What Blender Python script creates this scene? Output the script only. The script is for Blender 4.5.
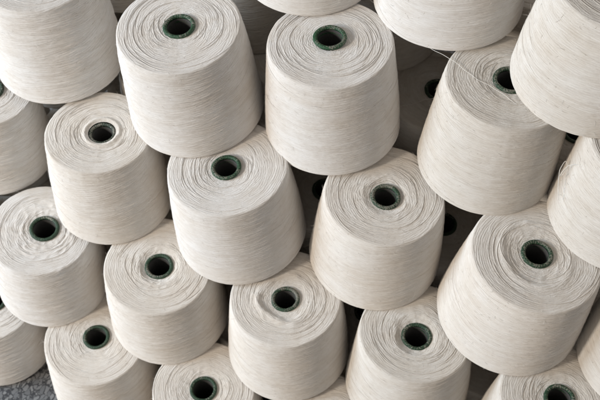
import bpy, math, random
import numpy as np
from mathutils import Matrix, Vector

for o in list(bpy.data.objects):
    bpy.data.objects.remove(o)
scene = bpy.context.scene
COL = scene.collection
U = 0.1                      # one cone radius in metres

# ------------------------------------------------------------------ camera
cam_data = bpy.data.cameras.new('camera')
cam = bpy.data.objects.new('camera', cam_data)
COL.objects.link(cam)
cam_data.sensor_width = 36.0
cam_data.lens = 880.55 * 36.0 / 600.0
cam_data.clip_start = 0.01
cam_data.clip_end = 100
cam.matrix_world = (Matrix.Translation(Vector((3.3807, -4.79222, 15.24018)) * U)
                    @ Matrix.Rotation(0.34039, 4, 'Z') @ Matrix.Rotation(0.60146, 4, 'X')
                    @ Matrix.Rotation(0.00741, 4, 'Z'))
scene.camera = cam
cam_data.dof.use_dof = True
cam_data.dof.focus_distance = 1.10
cam_data.dof.aperture_fstop = 11.0

# ------------------------------------------------------------------ light
world = bpy.data.worlds.new('World')
scene.world = world
world.use_nodes = True
bg = world.node_tree.nodes['Background']
bg.inputs[0].default_value = (1.0, 0.95, 0.915, 1)
bg.inputs[1].default_value = 0.345


def area_light(name, direction, dist, size, power, colour, target=(0.08, 0.22, 0.40)):
    ld = bpy.data.lights.new(name, 'AREA')
    ld.shape = 'RECTANGLE'
    ld.size, ld.size_y = size
    ld.energy = power
    ld.color = colour
    lo = bpy.data.objects.new(name, ld)
    COL.objects.link(lo)
    d = Vector(direction).normalized()
    lo.location = Vector(target) + d * dist
    lo.rotation_euler = d.to_track_quat('Z', 'Y').to_euler()
    return lo


area_light('key_light', (-0.66, -0.75, 0.50), 2.6, (0.30, 0.30), 41, (1.0, 0.90, 0.79))
area_light('window_light', (-0.93, -0.44, 0.46), 2.1, (0.9, 0.9), 46, (0.68, 0.83, 1.0))

scene.view_settings.view_transform = 'Standard'
scene.view_settings.look = 'None'
scene.view_settings.exposure = -0.16
scene.view_settings.gamma = 1.0
scene.render.engine = 'CYCLES'


# ------------------------------------------------------------------ materials
def new_mat(name):
    m = bpy.data.materials.new(name)
    m.use_nodes = True
    nt = m.node_tree
    return m, nt, nt.nodes['Principled BSDF']


def N(nt, kind, **kw):
    n = nt.nodes.new(kind)
    for k, v in kw.items():
        setattr(n, k, v)
    return n


def ramp(nt, src, stops):
    r = N(nt, 'ShaderNodeValToRGB')
    el = r.color_ramp.elements
    while len(el) < len(stops):
        el.new(0.5)
    for e, (p, c) in zip(el, stops):
        e.position = p
        e.color = (*c, 1) if len(c) == 3 else c
    nt.links.new(src, r.inputs[0])
    return r.outputs[0]


def mixc(nt, fac, a, b, mode='MIX'):
    m = N(nt, 'ShaderNodeMix', data_type='RGBA', blend_type=mode)
    for sock, v in ((m.inputs[0], fac), (m.inputs[6], a), (m.inputs[7], b)):
        if hasattr(v, 'links'):
            nt.links.new(v, sock)
        elif isinstance(v, (int, float)):
            sock.default_value = v
        else:
            sock.default_value = (*v, 1)
    return m.outputs[2]


def mth(nt, op, a, b=None, c=None):
    m = N(nt, 'ShaderNodeMath', operation=op)
    for s, v in zip(m.inputs, (a, b, c)):
        if v is None:
            continue
        if hasattr(v, 'links'):
            nt.links.new(v, s)
        else:
            s.default_value = v
    return m.outputs[0]


def yarn_material():
    m, nt, p = new_mat('raw_cotton_yarn')
    oi = N(nt, 'ShaderNodeObjectInfo')
    W = mth(nt, 'MULTIPLY', oi.outputs['Random'], 37.0)

    def nz(attr, scale, detail=2.0, rough=0.5):
        a = N(nt, 'ShaderNodeAttribute', attribute_name=attr)
        mp = N(nt, 'ShaderNodeMapping')
        mp.inputs['Scale'].default_value = scale
        nt.links.new(a.outputs['Vector'], mp.inputs['Vector'])
        t = N(nt, 'ShaderNodeTexNoise', noise_dimensions='4D')
        nt.links.new(mp.outputs[0], t.inputs['Vector'])
        nt.links.new(W, t.inputs['W'])
        t.inputs['Scale'].default_value = 1.0
        t.inputs['Detail'].default_value = detail
        t.inputs['Roughness'].default_value = rough
        return t.outputs[0]
    # angle round the cone (seam at the back) and distance along the winding
    at = N(nt, 'ShaderNodeAttribute', attribute_name='wind_b')
    sp = N(nt, 'ShaderNodeSeparateXYZ')
    nt.links.new(at.outputs['Vector'], sp.inputs[0])
    ang = mth(nt, 'ARCTAN2', sp.outputs[0], mth(nt, 'MULTIPLY', sp.outputs[1], -1.0))
    v = sp.outputs[2]
    warp = nz('wind_b', (2.6, 2.6, 6.0), 3.0, 0.55)
    warp2 = nz('wind_a', (5.0, 5.0, 9.0), 2.0, 0.5)
    gapn = nz('wind_b', (6.0, 6.0, 30), 2.0, 0.6)
    fine = nz('wind_b', (30, 30, 130), 2, 0.65)
    hair = nz('wind_a', (26, 26, 170), 2, 0.6)
    broad = nz('wind_b', (1.6, 1.6, 3.0), 2, 0.5)
    mottle = nz('wind_b', (5, 5, 5), 3, 0.6)
    speck = nz('wind_b', (26, 26, 44), 1, 0.5)
    sel = nz('wind_a', (3.0, 3.0, 14.0), 3.0, 0.6)

    def strands(n, pitch, off, wa, w2):
        """round threads side by side, n turns of rise per revolution; gives (height 0..1, random per thread)"""
        k = n * pitch / (2 * math.pi)
        ph = mth(nt, 'MULTIPLY_ADD', ang, k, v)
        ph = mth(nt, 'ADD', ph, mth(nt, 'MULTIPLY', mth(nt, 'SUBTRACT', warp, 0.5), wa))
        ph = mth(nt, 'ADD', ph, mth(nt, 'MULTIPLY', mth(nt, 'SUBTRACT', warp2, 0.5), w2))
        ph = mth(nt, 'MULTIPLY_ADD', ph, 1.0 / pitch, off)
        f = mth(nt, 'SUBTRACT', mth(nt, 'MULTIPLY', mth(nt, 'FRACT', ph), 2.0), 1.0)
        h = mth(nt, 'SQRT', mth(nt, 'MAXIMUM', mth(nt, 'SUBTRACT', 1.0, mth(nt, 'MULTIPLY', f, f)), 0.0))
        wn = N(nt, 'ShaderNodeTexWhiteNoise', noise_dimensions='1D')
        nt.links.new(mth(nt, 'FLOOR', ph), wn.inputs['W'])
        return h, wn.outputs['Value']
    hA, rA = strands(19, 0.033, 0.0, 0.040, 0.018)
    hB, rB = strands(-13, 0.029, 7.3, 0.034, 0.018)
    hC, rC = strands(6, 0.019, 3.1, 0.050, 0.02)
    m1 = ramp(nt, sel, [(0.44, (0, 0, 0)), (0.56, (1, 1, 1))])

    def mixf(fac, a, b):
        x = N(nt, 'ShaderNodeMix', data_type='FLOAT')
        for so, vv in ((x.inputs[0], fac), (x.inputs[2], a), (x.inputs[3], b)):
            if hasattr(vv, 'links'):
                nt.links.new(vv, so)
            else:
                so.default_value = vv
        return x.outputs[0]
    hh = mixf(m1, hA, hB)
    rr = mixf(m1, rA, rB)
    # how far each thread stands proud varies from thread to thread and along it
    amp = mth(nt, 'MULTIPLY_ADD', rr, 0.5, mth(nt, 'MULTIPLY', gapn, 0.9))
    height = mth(nt, 'MULTIPLY', hh, amp)
    height = mth(nt, 'MULTIPLY_ADD', hC, 0.22, height)
    height = mth(nt, 'MULTIPLY_ADD', hair, 0.35, height)
    height = mth(nt, 'MULTIPLY_ADD', fine, 0.30, height)
    tone = mth(nt, 'MULTIPLY_ADD', rr, 0.38, mth(nt, 'MULTIPLY', mth(nt, 'ADD', hair, fine), 0.5))
    c = ramp(nt, tone, [(0.42, (0.735, 0.697, 0.652)), (0.64, (0.80, 0.769, 0.730)), (0.92, (0.832, 0.808, 0.774))])
    c = mixc(nt, 1.0, c, ramp(nt, broad, [(0.32, (0.97, 0.952, 0.928)), (0.62, (1, 1, 1))]), 'MULTIPLY')
    c = mixc(nt, 1.0, c, ramp(nt, mottle, [(0.35, (0.955, 0.945, 0.93)), (0.6, (1, 1, 1))]), 'MULTIPLY')
    c = mixc(nt, ramp(nt, speck, [(0.735, (0, 0, 0)), (0.77, (0.45, 0.45, 0.45))]), c, (0.30, 0.24, 0.18))
    c = mixc(nt, 1.0, c, oi.outputs['Color'], 'MULTIPLY')
    nt.links.new(c, p.inputs['Base Color'])
    p.inputs['Roughness'].default_value = 1.0
    p.inputs['Diffuse Roughness'].default_value = 1.0
    p.inputs['Specular IOR Level'].default_value = 0.05
    b = N(nt, 'ShaderNodeBump')
    b.inputs['Strength'].default_value = 0.66
    b.inputs['Distance'].default_value = 0.0011
    nt.links.new(height, b.inputs['Height'])
    nt.links.new(b.outputs[0], p.inputs['Normal'])
    return m


def strand_material():
    m, nt, p = new_mat('loose_yarn')
    oi = N(nt, 'ShaderNodeTexNoise')
    oi.inputs['Scale'].default_value = 90
    nt.links.new(ramp(nt, oi.outputs[0], [(0.3, (0.74, 0.69, 0.62)), (0.7, (0.88, 0.86, 0.81))]), p.inputs['Base Color'])
    p.inputs['Roughness'].default_value = 0.9
    return m


def lip_material():
    """green printed paper with rubbed beige patches and green ticks round the lip"""
    m, nt, p = new_mat('green_paper_lip')
    oi = N(nt, 'ShaderNodeObjectInfo')
    at = N(nt, 'ShaderNodeAttribute', attribute_name='ring')      # (angle * n, across 0..1, 0)
    sep = N(nt, 'ShaderNodeSeparateXYZ')
    nt.links.new(at.outputs['Vector'], sep.inputs[0])
    tick = mth(nt, 'SINE', mth(nt, 'MULTIPLY', sep.outputs[0], 34.0))
    tc = N(nt, 'ShaderNodeTexCoord')

    def nz(s, d=2):
        t = N(nt, 'ShaderNodeTexNoise', noise_dimensions='4D')
        nt.links.new(tc.outputs['Object'], t.inputs['Vector'])
        nt.links.new(mth(nt, 'MULTIPLY', oi.outputs['Random'], 19.0), t.inputs['W'])
        t.inputs['Scale'].default_value = s
        t.inputs['Detail'].default_value = d
        return t.outputs[0]
    wear = nz(75, 1)
    grit = nz(650, 3)
    # patches sit on the crest band of the lip
    band = mth(nt, 'SUBTRACT', 1.0, mth(nt, 'MULTIPLY', mth(nt, 'ABSOLUTE', mth(nt, 'SUBTRACT', sep.outputs[1], 0.52)), 3.4))
    sepc = N(nt, 'ShaderNodeSeparateColor')
    nt.links.new(oi.outputs['Color'], sepc.inputs[0])
    s = mth(nt, 'ADD', mth(nt, 'MULTIPLY', tick, 0.10), mth(nt, 'MULTIPLY', mth(nt, 'SUBTRACT', wear, 0.5), 2.2))
    s = mth(nt, 'ADD', s, mth(nt, 'MULTIPLY', mth(nt, 'SUBTRACT', grit, 0.5), 2.6))
    s = mth(nt, 'ADD', s, mth(nt, 'MULTIPLY', band, 0.42))
    s = mth(nt, 'ADD', s, mth(nt, 'SUBTRACT', sepc.outputs[0], 0.5))        # red channel of the object = amount of wear
    s = mth(nt, 'SUBTRACT', s, 0.07)
    mask = ramp(nt, s, [(0.20, (0, 0, 0)), (0.55, (1, 1, 1))])
    green = mixc(nt, sepc.outputs[1], (0.022, 0.036, 0.020), (0.018, 0.074, 0.028))
    green = mixc(nt, 1.0, green, ramp(nt, grit, [(0.35, (0.5, 0.5, 0.5)), (0.6, (1.25, 1.25, 1.25))]), 'MULTIPLY')
    beige = mixc(nt, grit, (0.10, 0.10, 0.078), (0.26, 0.245, 0.195))
    nt.links.new(mixc(nt, mask, green, beige), p.inputs['Base Color'])
    p.inputs['Roughness'].default_value = 0.62
    b = N(nt, 'ShaderNodeBump')
    b.inputs['Strength'].default_value = 0.6
    b.inputs['Distance'].default_value = 0.0008
    nt.links.new(s, b.inputs['Height'])
    nt.links.new(b.outputs[0], p.inputs['Normal'])
    return m


def tube_material():
    m, nt, p = new_mat('dark_paper_tube')
    t = N(nt, 'ShaderNodeTexNoise')
    t.inputs['Scale'].default_value = 160
    nt.links.new(ramp(nt, t.outputs[0], [(0.35, (0.045, 0.043, 0.040)), (0.7, (0.095, 0.09, 0.082))]), p.inputs['Base Color'])
    p.inputs['Roughness'].default_value = 0.85
    return m


def floor_material():
    m, nt, p = new_mat('terrazzo')
    tc = N(nt, 'ShaderNodeTexCoord')
    nz = N(nt, 'ShaderNodeTexNoise')
    nz.inputs['Scale'].default_value = 60
    nt.links.new(tc.outputs['Object'], nz.inputs['Vector'])
    wv = N(nt, 'ShaderNodeVectorMath', operation='MULTIPLY_ADD')
    nt.links.new(nz.outputs['Color'], wv.inputs[0])
    wv.inputs[1].default_value = (0.010, 0.010, 0.0)
    nt.links.new(tc.outputs['Object'], wv.inputs[2])
    out = None
    fl = []
    for sc, ex in ((135, (1.0, 0.62, 1)), (290, (0.8, 1.0, 1))):
        mp = N(nt, 'ShaderNodeMapping')
        mp.inputs['Scale'].default_value = ex
        nt.links.new(wv.outputs[0], mp.inputs[0])
        e = N(nt, 'ShaderNodeTexVoronoi', feature='DISTANCE_TO_EDGE', voronoi_dimensions='2D')
        f = N(nt, 'ShaderNodeTexVoronoi', feature='F1', voronoi_dimensions='2D')
        for t in (e, f):
            t.inputs['Scale'].default_value = sc
            nt.links.new(mp.outputs[0], t.inputs['Vector'])
        sp = N(nt, 'ShaderNodeSeparateColor')
        nt.links.new(f.outputs['Color'], sp.inputs[0])
        fl.append((e.outputs[0], sp.outputs[0], sp.outputs[1]))
    def chips(e, r, g, lo, keep):
        th = mth(nt, 'GREATER_THAN', e, mth(nt, 'ADD', lo, mth(nt, 'MULTIPLY', g, 0.10)))
        return mth(nt, 'MULTIPLY', th, mth(nt, 'GREATER_THAN', r, keep))
    big = chips(*fl[0], 0.07, 0.28)
    small = chips(*fl[1], 0.10, 0.45)
    base = mixc(nt, nz.outputs[0], (0.020, 0.020, 0.022), (0.055, 0.054, 0.056))
    c = mixc(nt, small, base, ramp(nt, fl[1][2], [(0, (0.07, 0.07, 0.07)), (1, (0.19, 0.187, 0.18))]))
    c = mixc(nt, big, c, ramp(nt, fl[0][2], [(0, (0.11, 0.11, 0.112)), (1, (0.22, 0.217, 0.21))]))
    nt.links.new(c, p.inputs['Base Color'])
    p.inputs['Roughness'].default_value = 0.45
    return m


YARN = yarn_material()
STRAND = strand_material()
LIP = lip_material()
TUBE = tube_material()
FLOOR = floor_material()


# ------------------------------------------------------------------ mesh helpers
def mesh_from(name, verts, faces, mats, attrs=None, face_mat=None, smooth=True):
    """verts (n,3); faces (m,4) all quads"""
    me = bpy.data.meshes.new(name)
    nv, nf = len(verts), len(faces)
    me.vertices.add(nv)
    me.vertices.foreach_set('co', np.asarray(verts, np.float32).ravel())
    me.loops.add(nf * 4)
    me.loops.foreach_set('vertex_index', np.asarray(faces, np.int32).ravel())
    me.polygons.add(nf)
    me.polygons.foreach_set('loop_start', np.arange(0, nf * 4, 4, dtype=np.int32))
    me.polygons.foreach_set('loop_total', np.full(nf, 4, np.int32))
    for m in mats:
        me.materials.append(m)
    if face_mat is not None:
        me.polygons.foreach_set('material_index', np.asarray(face_mat, np.int32))
    me.update(calc_edges=True)
    me.polygons.foreach_set('use_smooth', np.full(nf, smooth))
    for an, data in (attrs or {}).items():
        a = me.attributes.new(an, 'FLOAT_VECTOR', 'POINT')
        a.data.foreach_set('vector', np.asarray(data, np.float32).ravel())
    me.validate()
    return me


def pnoise(rng, th, v, nth, fv):
    """smooth value noise in [-1,1], periodic in the angle th"""
    a = (th / (2 * np.pi) * nth) % nth
    b = v * fv + 1000.0
    b = b - math.floor(float(b.min()))
    nb = int(b.max()) + 3
    lat = rng.random((nb, nth)) * 2 - 1
    ia = np.floor(a).astype(int)
    ib = np.floor(b).astype(int)
    fa = a - ia
    fb = b - ib
    fa = fa * fa * (3 - 2 * fa)
    fb = fb * fb * (3 - 2 * fb)
    i1 = (ia + 1) % nth
    ia = ia % nth
    return ((lat[ib, ia] * (1 - fa) + lat[ib, i1] * fa) * (1 - fb)
            + (lat[ib + 1, ia] * (1 - fa) + lat[ib + 1, i1] * fa) * fb)


def sst(x, a, b):
    t = np.clip((x - a) / (b - a), 0, 1)
    return t * t * (3 - 2 * t)


def winding_mesh(seed, rb, rt, H, hub, p, NT=420, NR=84, NS=190):
    """wound yarn body in units of one radius; hub = (x,y) offset of the tube on the face"""
    rng = np.random.default_rng(seed)
    rim, foot = 0.032, 0.045
    prof = []
    for r in np.linspace(0.205, rt - rim, NR):
        prof.append((r, H, 0))
    slope = math.atan2(rb - rt, H)
    for t in np.linspace(0, 1, 9)[1:]:
        a = math.pi / 2 - t * (math.pi / 2 - slope)
        prof.append((rt - rim + rim * math.cos(a), H - rim + rim * math.sin(a), t))
    r0, z0 = prof[-1][0], prof[-1][1]
    zf = foot
    for t in np.linspace(0, 1, NS)[1:]:
        bul = 0.012 * math.sin(math.pi * t)
        prof.append((r0 + (rb - r0) * t + bul, z0 + (zf - z0) * t, 1))
    for t in np.linspace(0, 1, 8)[1:]:
        a = -t * math.pi / 2
        prof.append((rb - foot + foot * math.cos(a), foot + foot * math.sin(a), 1))
    for r in np.linspace(rb - foot, 0.16, 6)[1:]:
        prof.append((r, 0.0, 1))
    P = np.array(prof)
    K = len(P)
    arc = np.r_[0, np.cumsum(np.hypot(np.diff(P[:, 0]), np.diff(P[:, 1])))]
    varc = arc + P[0, 0]
    j_rim = NR + 4
    th = np.linspace(0, 2 * np.pi, NT, endpoint=False)
    TH, V = np.meshgrid(th, varc)
    R = np.repeat(P[:, :1], NT, 1)
    Z = np.repeat(P[:, 1:2], NT, 1)
    side = np.repeat(P[:, 2:3], NT, 1)
    top = 1 - side
    face = 1 - sst(R, rt - 0.09, rt - 0.02) * top - side
    vs = np.clip(V - varc[j_rim], 0, None)
    # profile normals
    d = np.gradient(P[:, :2], axis=0)
    nr, nz_ = -d[:, 1], d[:, 0]
    L = np.hypot(nr, nz_)
    nr, nz_ = nr / L, nz_ / L
    # ---- face relief: windings that lie in rings
    warp = 0.022 * pnoise(rng, TH, V, 5, 4) + 0.016 * pnoise(rng, TH, V, 11, 9)
    Vw = V + warp
    g = p.get('rings', 1.0)
    ht = g * (0.0013 * pnoise(rng, TH, Vw, 24, 42) + 0.0014 * pnoise(rng, TH + 0.5 * V, Vw, 56, 78))
    ht += 0.0035 * pnoise(rng, TH, V, 6, 5)
    near = np.exp(-((R - p.get('wr', 0.34)) / p.get('ww', 0.15)) ** 2)
    wrk = p.get('wrinkle', 0.35)
    crease = 1 - np.abs(pnoise(rng, TH + 0.9 * V, Vw, 19, 13)) * 2
    ht += 0.62 * wrk * near * (0.0085 * crease + 0.0065 * pnoise(rng, TH, Vw, 31, 20))
    # raised coil ring around the tube
    if 'ring' in p:
        rr, ra, rw, rang = p['ring']
        bump = np.exp(-((R + 0.04 * pnoise(rng, TH, V * 0, 7, 1) - rr) / rw) ** 2)
        ht += ra * bump * (0.65 + 0.35 * np.cos(TH - rang)) * (1 + 0.35 * pnoise(rng, TH, V, 22, 10))
    # slight dish to the tube
    ht -= p.get('dish', 0.02) * (1 - sst(R, 0.22, 0.22 + p.get('dw', 0.25)))
    if 'collar' in p:
        ht += p['collar'] * np.exp(-((R - 0.255) / 0.03) ** 2)
    # ---- side relief: crossing helices
    gs = p.get('side', 1.0)
    s1, s2 = (3.0, -5.5) if gs > 1.15 else (4.5, -5.5)
    ds = np.zeros_like(ht)
    ds += (gs - 0.5) * 0.0050 * pnoise(rng, TH + s1 * vs, V, 18, 26)
    ds += 0.0016 * pnoise(rng, TH + s2 * vs, V, 22, 34)
    ds += 0.006 * pnoise(rng, TH, V, 6, 2.5) + 0.0016 * pnoise(rng, TH, V, 80, 30)
    sw = 0.014 * pnoise(rng, TH, V, 6, 3) + 0.006 * pnoise(rng, TH, V, 17, 9)

    def grooves(nt_, pitch, off):
        ph = (vs + sw + nt_ * pitch * TH / (2 * np.pi)) / pitch + off
        f = (ph - np.floor(ph)) * 2 - 1
        return np.sqrt(np.clip(1 - f * f, 0, 1)) - 0.75
    nA = 34 if gs > 1.15 else 12
    sel = np.clip(0.5 + 2.2 * pnoise(rng, TH + s1 * vs * 0.4, V, 7, 5), 0, 1)
    ds += (0.0045 + 0.0045 * gs) * (0.60 + 0.40 * pnoise(rng, TH, Vw, 22, 20)) * (sel * grooves(nA, 0.043, 0.0) + (1 - sel) * grooves(-6, 0.038, 0.3))
    ds *= np.clip(Z / 0.04, 0, 1)
    rw = sst(side, 0.0, 1.0)
    disp = ht * (1 - rw) + ds * rw
    # rim sag
    disp += -0.006 * np.abs(pnoise(rng, TH, V * 0, 14, 1)) * np.exp(-((V - varc[j_rim]) / 0.06) ** 2)
    R2 = R + disp * nr[:, None]
    Z2 = Z + disp * nz_[:, None]
    # hub offset fades out to the rim
    fade = (1 - sst(R, 0.24, rt - 0.05)) * top
    X = R2 * np.cos(TH) + hub[0] * fade
    Y = R2 * np.sin(TH) + hub[1] * fade
    G = np.stack([X, Y, Z2], -1)
    idx = np.arange(K * NT).reshape(K, NT)
    a = idx[:-1, :]
    b = idx[1:, :]
    F = np.stack([a, b, np.roll(b, -1, 1), np.roll(a, -1, 1)], -1).reshape(-1, 4)
    ph = np.where(side > 0, vs, 0)
    tw = 0.25 * warp * 8
    A1 = np.stack([np.cos(TH + s1 * ph + tw * top), np.sin(TH + s1 * ph + tw * top), Vw * (1 - rw) + V * rw], -1)
    A2 = np.stack([np.cos(TH), np.sin(TH), (V + 0.4 * warp) * (1 - rw) + V * rw + 3.3], -1)
    verts = [G.reshape(-1, 3)]
    faces = [F]
    a1 = [A1.reshape(-1, 3)]
    a2 = [A2.reshape(-1, 3)]
    fm = [np.zeros(len(F), int)]
    # ---- single strands lying on the surface
    nrm = np.stack([np.cos(TH) * nr[:, None], np.sin(TH) * nr[:, None], np.repeat(nz_[:, None], NT, 1)], -1)

    def sample(A, t, j):
        t = (t / (2 * np.pi) * NT) % NT
        i0 = np.floor(t).astype(int) % NT
        f = (t - np.floor(t))[:, None]
        j0 = np.clip(np.floor(j).astype(int), 0, K - 2)
        h = (j - j0)[:, None]
        i1 = (i0 + 1) % NT
        return (A[j0, i0] * (1 - f) + A[j0, i1] * f) * (1 - h) + (A[j0 + 1, i0] * (1 - f) + A[j0 + 1, i1] * f) * h
    jar = np.arange(K)
    base = len(verts[0])
    n_side, n_face = p.get('strands', (12, 26))
    for q in range(n_side + n_face):
        if q < n_side:
            v0 = varc[j_rim] + 0.05 + rng.random() * (H - 0.15)
            span = 0.5 + rng.random() * 1.6
            k = rng.choice([-1, 1]) * (0.05 + 0.16 * rng.random())
            n = int(12 + span * 14)
            tt = np.linspace(0, span, n)
            vv = v0 + k * tt + 0.010 * np.sin(tt * rng.uniform(1, 5) + rng.random() * 6)
            vv = np.clip(vv, varc[j_rim] + 0.01, varc[j_rim] + H - 0.07)
            lift = 0.0005 + 0.001 * rng.random()
            rad = 0.0024 + 0.0014 * rng.random()
        else:
            v0 = 0.27 + rng.random() * (rt - 0.34)
            span = 0.4 + rng.random() * 2.2
            n = int(12 + span * 14)
            tt = np.linspace(0, span, n)
            vv = v0 + rng.uniform(-0.06, 0.06) * tt + 0.012 * np.sin(tt * rng.uniform(1, 6) + rng.random() * 6)
            vv = np.clip(vv, 0.24, rt - 0.02)
            lift = 0.002 + 0.003 * rng.random()
            rad = 0.0026 + 0.0018 * rng.random()
        t0 = rng.random() * 2 * np.pi
        j = np.interp(vv, varc, jar)
        c = sample(G, t0 + tt, j)
        nn = sample(nrm, t0 + tt, j)
        c = c + nn * (lift + 0.006 * p.get('loops', 0.3) * np.sin(np.linspace(0, np.pi, n))[:, None] ** 2 * rng.random())
        tan = np.gradient(c, axis=0)
        tan /= np.linalg.norm(tan, axis=1)[:, None] + 1e-9
        bi = np.cross(tan, nn)
        bi /= np.linalg.norm(bi, axis=1)[:, None] + 1e-9
        tap = rad * np.clip(np.minimum(np.arange(n), n - 1 - np.arange(n)) / 3.0, 0.15, 1)[:, None]
        ringv = np.stack([c + nn * tap, c + bi * tap, c - nn * tap, c - bi * tap], 1)
        verts.append(ringv.reshape(-1, 3))
        ii = base + np.arange(n * 4).reshape(n, 4)
        f = np.stack([ii[:-1], np.roll(ii[:-1], -1, 1), np.roll(ii[1:], -1, 1), ii[1:]], -1).reshape(-1, 4)
        faces.append(f)
        aa = np.c_[np.cos(np.repeat(tt, 4)), np.sin(np.repeat(tt, 4)), np.full(n * 4, rng.random() * 9)]
        a1.append(aa)
        a2.append(aa)
        fm.append(np.zeros(len(f), int))
        base += n * 4
    # short fibres standing off the surface
    for q in range(p.get('fibres', 260)):
        j = np.array([rng.uniform(4, K - 14)])
        t = np.array([rng.random() * 2 * np.pi])
        c0 = sample(G, t, j)[0]
        nn = sample(nrm, t, j)[0]
        d0 = rng.normal(size=3)
        d0 = d0 - nn * d0.dot(nn)
        d0 /= np.linalg.norm(d0) + 1e-9
        ln = rng.uniform(0.02, 0.085)
        bend = rng.normal(size=3) * 0.35
        tt = np.linspace(0, 1, 6)[:, None]
        c = c0 + ln * (tt * (d0 + 0.55 * nn) + tt * tt * (bend - 0.35 * nn))
        b1 = np.cross(d0, nn)
        rad = 0.0016 * np.array([1, 1, 1, .9, .7, .3])[:, None]
        ringv = np.stack([c + b1 * rad, c + nn * rad, c - b1 * rad], 1)
        verts.append(ringv.reshape(-1, 3))
        ii = base + np.arange(18).reshape(6, 3)
        f = np.stack([ii[:-1], np.roll(ii[:-1], -1, 1), np.roll(ii[1:], -1, 1), ii[1:]], -1).reshape(-1, 4)
        faces.append(f)
        aa = np.tile([[1.0, 0.0, rng.random() * 9]], (18, 1))
        a1.append(aa)
        a2.append(aa)
        fm.append(np.zeros(len(f), int))
        base += 18
    hz = float(np.median(Z2[0]))
    me = mesh_from('winding', np.concatenate(verts) * U, np.concatenate(faces), [YARN],
                   {'wind_a': np.concatenate(a1), 'wind_b': np.concatenate(a2)}, np.concatenate(fm))
    return me, hz


def lathe(name, prof, mat, NT=72, wob=0.0, seed=0, ring=False, hub=(0, 0)):
    rng = np.random.default_rng(seed)
    P = np.array(prof)
    th = np.linspace(0, 2 * np.pi, NT, endpoint=False)
    K = len(P)
    TH = np.repeat(th[None], K, 0)
    q = np.repeat(np.linspace(0, 1, K)[:, None], NT, 1)
    w = wob * pnoise(rng, TH, q, 9, 1.5) + 0.5 * wob * pnoise(rng, TH, q, 23, 3)
    R = P[:, :1] + w
    Z = P[:, 1:2] + 0.7 * wob * pnoise(rng, TH, q, 7, 1)
    G = np.stack([R * np.cos(TH) + hub[0], R * np.sin(TH) + hub[1], Z + 0 * TH], -1)
    idx = np.arange(K * NT).reshape(K, NT)
    F = np.stack([idx[:-1], np.roll(idx[:-1], -1, 1), np.roll(idx[1:], -1, 1), idx[1:]], -1).reshape(-1, 4)
    at = {'ring': np.stack([TH, q, 0 * q], -1).reshape(-1, 3)} if ring else None
    return mesh_from(name, G.reshape(-1, 3) * U, F, [mat], at)


def link(name, me, parent=None):
    o = bpy.data.objects.new(name, me)
    COL.objects.link(o)
    if parent:
        o.parent = parent
    return o


H0, RT0 = 1.669436, 0.848344


def axis_matrix(x, y, z, tx, ty):
    ax = Vector((tx, ty, 1)).normalized()
    e1 = Vector((1, 0, -tx)).normalized()
    e2 = ax.cross(e1)
    m = Matrix(((e1.x, e2.x, ax.x, x * U), (e1.y, e2.y, ax.y, y * U), (e1.z, e2.z, ax.z, z * U), (0, 0, 0, 1)))
    return m


def make_cone(seed, layer, x, y, s, tx, ty, dr, dh, ox, oy, label, p):
    H = H0 * (1 + dh)
    rt = RT0 * s * (1 + dr)
    z = layer * H0 + 0.6 * s * math.sqrt(tx * tx + ty * ty + 1e-6)
    root = bpy.data.objects.new('yarn_cone', None)
    COL.objects.link(root)
    root.empty_display_size = 0.02
    root.matrix_world = axis_matrix(x, y, z, tx, ty)
    root['label'] = label
    root['category'] = 'yarn cone'
    root['group'] = 'cream yarn cones stacked in a pile'
    me, hz = winding_mesh(seed, s, rt, H, (ox, oy), p)
    w = link('winding', me, root)
    w.color = (*p.get('tint', (1, 1, 1)), 1)
    hr = p.get('hub_r', 0.212) + 0.012
    zc = hz + p.get('hub_up', 0.030)
    # tube going down through the winding, and the rolled lip at its mouth
    ri = hr - 0.056
    tube = link('core_tube', lathe('core_tube', [(hr - 0.02, zc - 0.05), (hr - 0.01, zc - 0.25), (hr, 0.03), (hr + 0.02, 0.004),
                                                 (hr - 0.01, 0.003), (ri + 0.02, 0.02), (ri + 0.005, zc - 0.3), (ri, zc - 0.035)],
                                   TUBE, 64, 0.001, seed, hub=(ox, oy)), root)
    prof = []
    rc, rr = hr - 0.029, 0.030
    for a in np.linspace(-60, 235, 18):
        prof.append((rc + rr * math.cos(math.radians(a)), zc - 0.014 + rr * 0.85 * math.sin(math.radians(a))))
    prof.append((ri, zc - 0.10))
    lip = link('lip', lathe('lip', prof, LIP, 120, 0.0030, seed + 5, ring=True, hub=(ox, oy)), tube)
    lip.color = (*p.get('lip', (0.5, 0.5, 0.0)), 1)
    return root


# ------------------------------------------------------------------ setting: the floor
def build_floor():
    n = 24
    g = np.linspace(-3, 3, n)
    X, Y = np.meshgrid(g, g)
    idx = np.arange(n * n).reshape(n, n)
    F = np.stack([idx[:-1, :-1], idx[:-1, 1:], idx[1:, 1:], idx[1:, :-1]], -1).reshape(-1, 4)
    o = link('floor', mesh_from('floor', np.stack([X, Y, 0 * X], -1).reshape(-1, 3), F, [FLOOR]))
    o['kind'] = 'structure'


build_floor()

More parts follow.
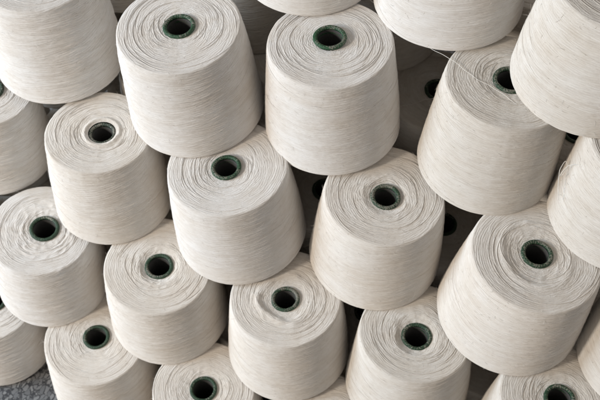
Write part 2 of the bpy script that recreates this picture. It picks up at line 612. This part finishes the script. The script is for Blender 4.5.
# ------------------------------------------------------------------ the pile
WHITE = (1.0, 1.0, 1.0)
CREAM = (0.985, 0.970, 0.945)
GREY = (0.93, 0.915, 0.885)
CONES = [
    # layer, x, y, radius, lean x, lean y, top radius, height, tube offset x, y, label, look
    (3, -3.3896, 3.0699, 0.9887, -0.0174, 0.0363, -0.0063, 0.0143, 0.0, 0.0,
     'large cream yarn cone in the top left corner, its side ribbed with diagonal threads', dict(tint=WHITE, side=1.9)),
    (3, -1.0003, 2.9103, 1.0085, -0.0544, -0.0440, 0.0064, 0.0025, 0.0109, 0.0045,
     'whitest yarn cone, near the top edge left of centre, speckled green tube mouth',
     dict(tint=WHITE, wrinkle=0.25, lip=(0.42, 0.75, 0), dish=0.012, side=1.2)),
    (3, 1.0273, 3.2741, 1.0011, -0.0571, 0.0102, 0.0087, -0.0048, -0.0197, 0.0398,
     'yarn cone with the brightest green tube mouth, whole smooth face in view at top centre',
     dict(tint=WHITE, wrinkle=0.12, lip=(0.44, 1.0, 0), hub_up=0.055, hub_r=0.218, dish=0.0, rings=0.9, side=0.7)),
    (3, 3.3258, 3.3921, 0.9942, 0.0134, 0.0240, 0.0003, 0.0072, 0.0061, 0.0132,
     'yarn cone crossed by a loose white thread, tube mouth half hidden by another cone',
     dict(tint=GREY, wrinkle=0.4, lip=(0.66, 0.45, 0), hub_r=0.222, rings=1.2)),
    (3, 5.3000, 3.1331, 1.0021, -0.0013, 0.0, 0.0, 0.0, 0.0, 0.0,
     'yarn cone cut by the right edge, with tangled loops of thread on its left side', dict(tint=GREY, side=1.8, loops=1.0)),
    (2, -4.4476, 2.0589, 0.9102, 0.1217, 0.0357, 0.0, -0.0215, 0.0859, 0.0153,
     'yarn cone on the left edge under the big corner cone, half a tube mouth showing', dict(tint=WHITE, side=1.9, lip=(0.35, 0.2, 0))),
    (2, -2.2046, 1.9146, 0.9489, 0.0077, 0.0282, -0.0062, -0.0043, 0.0444, 0.0109,
     'yarn cone whose small dark tube mouth is sunk inside a pale raised collar',
     dict(tint=CREAM, hub_up=-0.020, collar=0.03, hub_r=0.20, lip=(0.50, 0.0, 0), wrinkle=0.15, side=1.3)),
    (2, -0.0138, 2.0237, 1.0309, -0.0753, -0.0191, 0.0036, 0.0032, 0.0006, -0.0334,
     'yarn cone left of centre, green tube mouth with a beige band, touching two cones above',
     dict(tint=WHITE, hub_up=0.045, lip=(0.46, 0.7, 0), hub_r=0.208, wrinkle=0.2)),
    (2, 2.0940, 2.3514, 1.0199, 0.0213, -0.0098, -0.0046, -0.0088, 0.0246, -0.0338,
     'yarn cone right of centre, tube mouth ticked dark green and beige in a soft hollow',
     dict(tint=CREAM, lip=(0.56, 0.55, 0), hub_r=0.205, wrinkle=0.55, wr=0.4, dish=0.03, dw=0.12)),
    (2, 4.2799, 2.0710, 1.0773, 0.0445, 0.0034, -0.0136, 0.0030, -0.0031, -0.0049,
     'widest yarn cone, at lower right, a raised coil of thread around its tube mouth',
     dict(tint=CREAM, lip=(0.52, 0.55, 0), hub_r=0.208, ring=(0.50, 0.024, 0.05, 3.3), wrinkle=0.7, wr=0.36, side=0.8)),
    (2, 6.3413, 2.0170, 1.0035, -0.0041, 0.0017, 0.0, 0.0, 0.0, 0.0,
     'yarn cone cut by the right edge near the bottom corner, only its left side showing', dict(tint=GREY)),
    (1, -3.1857, 0.9468, 0.9642, 0.0894, -0.0025, 0.0080, -0.0120, 0.0476, 0.0302,
     'yarn cone near the left edge, puckered folds around a plain green tube mouth',
     dict(tint=WHITE, wrinkle=1.6, wr=0.42, ww=0.20, lip=(0.24, 0.35, 0), side=1.6, rings=0.7, hub_r=0.222)),
    (1, -1.0257, 1.0446, 0.9989, 0.0171, -0.0350, 0.0071, -0.0064, 0.0074, -0.0009,
     'yarn cone at lower left, creased face around a deep set mottled tube mouth',
     dict(tint=CREAM, wrinkle=0.9, wr=0.33, lip=(0.40, 0.35, 0), dish=0.045, dw=0.12, hub_up=0.02, side=1.3)),
    (1, 1.1106, 1.1172, 1.0044, -0.0292, 0.0147, -0.0039, 0.0006, 0.0093, -0.0420,
     'yarn cone at bottom centre with a crinkled ridge circling its tube mouth',
     dict(tint=CREAM, wrinkle=1.2, wr=0.46, ww=0.12, ring=(0.40, 0.036, 0.07, -2.0), lip=(0.44, 0.5, 0), hub_r=0.205)),
    (1, 3.1321, 1.1990, 0.9933, -0.0317, 0.0367, -0.0011, 0.0021, 0.0294, -0.0617,
     'yarn cone at bottom right of centre, rough knobbly face and dark green tube mouth',
     dict(tint=GREY, wrinkle=1.0, wr=0.34, ww=0.2, lip=(0.40, 0.5, 0), dish=0.05, dw=0.14, hub_up=0.012, hub_r=0.218)),
    (1, 5.2942, 0.9625, 1.0, -0.0042, -0.0074, 0.0, -0.0017, -0.0030, -0.0054,
     'yarn cone on the bottom edge at far right, its tube mouth partly cut off',
     dict(tint=GREY, wrinkle=0.6, lip=(0.52, 0.6, 0), rings=1.3)),
    (0, -4.2423, 0.1233, 0.9290, 0.1078, 0.0288, 0.0, -0.0138, 0.0737, 0.0143,
     'yarn cone standing on the terrazzo at the left edge, half a tube mouth showing',
     dict(tint=WHITE, side=1.9, lip=(0.32, 0.2, 0))),
    (0, -2.0247, 0.1379, 1.0061, 0.0121, 0.0091, 0.0027, 0.0006, 0.0020, 0.0170,
     'yarn cone on the terrazzo at the bottom left, plain dark green tube mouth',
     dict(tint=CREAM, wrinkle=0.8, wr=0.4, ww=0.2, lip=(0.14, 0.35, 0), rings=0.7)),
    (0, 0.0609, -0.0473, 0.9924, 0.0034, -0.0038, -0.0034, -0.0013, -0.0077, -0.0078,
     'yarn cone on the bottom edge left of centre, front half of its face cut off',
     dict(tint=CREAM, wrinkle=0.8, lip=(0.28, 0.35, 0), dish=0.04)),
    (0, 2.18, 0.05, 1.0, 0.0, 0.0, 0.0, 0.0, 0.0, 0.0,
     'yarn cone at the bottom edge, only a sliver of its face in view', dict(tint=CREAM)),
    (0, 4.28, 0.02, 1.0, 0.0, 0.0, 0.0, 0.0, 0.0, 0.0,
     'yarn cone deep in the gap between two cones at the bottom edge right', dict(tint=GREY)),
    (4, 0.1834, 4.5489, 0.9807, -0.0075, 0.0171, 0.0, 0.0, 0.0, 0.0,
     'yarn cone at the top edge, only its foot showing between the two topmost tube mouths',
     dict(tint=WHITE)),
    (4, 2.2081, 4.6129, 1.0385, -0.0287, 0.0326, 0.0, 0.0, 0.0, 0.0,
     'yarn cone at the top edge right of centre, a loose thread leaving its lower edge', dict(tint=WHITE)),
    (4, 4.2962, 3.8424, 1.0210, 0.0093, -0.0064, 0.0, 0.0, 0.0, 0.0,
     'large yarn cone filling the top right corner, flecked side, no face in view', dict(tint=GREY, side=1.2)),
]
ROOTS = []
for i, c in enumerate(CONES):
    ROOTS.append(make_cone(101 + 7 * i, *c))

# cones in the shade of the second rows, seen only through the gaps
BACK = [
    (2, 2.35, 4.50, 'shaded yarn cone in the dark gap right of the brightest green tube mouth'),
    (2, 0.10, 4.45, 'shaded yarn cone deep in the gap right of the whitest cone'),
    (2, -2.1, 4.2, 'shaded yarn cone behind the gap left of the whitest cone'),
    (2, 4.5, 4.4, 'shaded yarn cone behind the top right corner cone'),
    (3, -1.0, 5.1, 'dark backlit yarn cone behind the whitest cone at the top edge'),
    (3, 1.1, 5.45, 'shaded yarn cone behind the brightest green mouthed cone at the top edge'),
    (3, 3.3, 5.7, 'shaded yarn cone behind the thread crossed cone at the top'),
    (1, 2.98, 3.26, 'shaded yarn cone seen through the dark gap above the widest cone'),
    (1, 0.98, 3.25, 'shaded yarn cone in the dark gap at the centre of the pile'),
    (1, -1.15, 3.15, 'shaded yarn cone in the gap between the collared cone and its right neighbour'),
    (1, -3.3, 3.1, 'shaded yarn cone behind the cone with puckered folds'),
    (1, 5.3, 3.15, 'shaded yarn cone behind the widest cone'),
    (0, 2.15, 2.2, 'shaded yarn cone in the dark gap beside the crinkled ridge cone'),
    (0, 0.0, 2.15, 'shaded yarn cone in the dark gap below the centre left cone'),
    (0, -2.15, 2.2, 'shaded yarn cone behind the cone with puckered folds, on the floor'),
    (2, -4.35, 4.2, 'shaded yarn cone behind the large corner cone at the top left'),
    (3, -3.3, 5.25, 'dark yarn cone at the top edge between corner cone and whitest cone'),
    (1, -5.3, 3.1, 'shaded yarn cone behind the left edge of the pile'),
    (1, -5.3, 0.95, 'yarn cone just past the left edge in the second layer'),
    (0, -4.3, 2.25, 'shaded yarn cone on the floor behind the left edge cone'),
    (1, -3.20, 5.25, 'shaded yarn cone in the third row behind the large corner cone'),
    (1, -1.05, 5.30, 'shaded yarn cone in the third row behind the whitest cone'),
    (1, 1.05, 5.35, 'shaded yarn cone in the third row behind the brightest green tube mouth'),
    (2, -2.20, 6.30, 'shaded yarn cone at the back behind the whitest cone'),
    (2, -4.40, 6.30, 'shaded yarn cone at the back behind the large corner cone'),
    (0, 4.3, 2.2, 'shaded yarn cone behind the widest cone, on the floor'),
]
src = None
for i, (ly, x, y, label) in enumerate(BACK):
    if src is None:
        src = make_cone(900, ly, x, y, 0.99, 0.0, 0.0, 0.0, 0.0, 0.0, 0.0, label, dict(tint=GREY, lip=(0.3, 0.35, 0)))
        continue
    r = src.copy()
    COL.objects.link(r)
    r.matrix_world = Matrix.Translation(Vector((x, y, ly * H0)) * U) @ Matrix.Rotation(i * 1.3, 4, 'Z')
    r['label'] = label
    for ch in src.children:
        c = ch.copy()
        COL.objects.link(c)
        c.parent = r
        for g in ch.children:
            d = g.copy()
            COL.objects.link(d)
            d.parent = c


# ------------------------------------------------------------------ loose threads
def thread(pts, rad, label, n=90, wob=0.004, seed=1):
    rng = np.random.default_rng(seed)
    P = np.array(pts, float)
    k = np.r_[0, np.cumsum(np.linalg.norm(np.diff(P, axis=0), axis=1))]
    t = np.linspace(0, k[-1], n)
    C = np.stack([np.interp(t, k, P[:, a]) for a in range(3)], 1)
    for _ in range(max(2, n // 30)):
        C[1:-1] = (C[:-2] + C[1:-1] * 2 + C[2:]) / 4
    sl = np.linspace(0, 1, n)
    C[:, 1] += 0.016 * np.sin(sl * 17 + seed) * np.sin(sl * np.pi) + 0.006 * np.sin(sl * 53 + seed) * np.sin(sl * np.pi)
    T = np.gradient(C, axis=0)
    T /= np.linalg.norm(T, axis=1)[:, None]
    up = np.array([0.1, 0.2, 1.0])
    B = np.cross(T, up)
    B /= np.linalg.norm(B, axis=1)[:, None] + 1e-9
    Q = np.cross(B, T)
    S = 6
    rings = []
    for a in range(S):
        w = 2 * np.pi * a / S
        rings.append(C + rad * (math.cos(w) * B + math.sin(w) * Q))
    G = np.stack(rings, 1)
    idx = np.arange(n * S).reshape(n, S)
    F = np.stack([idx[:-1], np.roll(idx[:-1], -1, 1), np.roll(idx[1:], -1, 1), idx[1:]], -1).reshape(-1, 4)
    o = link('loose_thread', mesh_from('loose_thread', G.reshape(-1, 3) * U, F, [STRAND]))
    o['label'] = label
    o['category'] = 'thread'
    return o


thread([(2.30, 3.85, 6.70), (2.186, 3.656, 6.705), (2.484, 3.513, 6.74), (2.833, 3.357, 6.725), (3.272, 3.169, 6.712),
        (3.629, 3.014, 6.708), (3.80, 2.92, 6.702), (3.92, 2.83, 6.69)], 0.0028,
       'fine white thread running from under a top edge cone across the face below', seed=3)
thread([(1.76, 3.83, 4.98), (1.86, 3.90, 5.055), (2.28, 4.208, 5.085), (2.49, 4.33, 5.085), (2.60, 4.42, 5.02)], 0.0045,
       'short fine thread in the dark gap, lying across a shaded tube mouth', seed=5)
thread([(4.40, 2.60, 5.62), (4.335, 2.70, 5.80), (4.29, 2.83, 5.95), (4.33, 2.95, 6.03), (4.38, 2.90, 5.98), (4.33, 2.78, 5.90),
        (4.31, 2.73, 5.99), (4.37, 2.82, 6.10), (4.47, 2.78, 6.22), (4.55, 2.66, 6.30)], 0.0050,
       'tangled thread loops sticking out beside the right edge cone', seed=8)
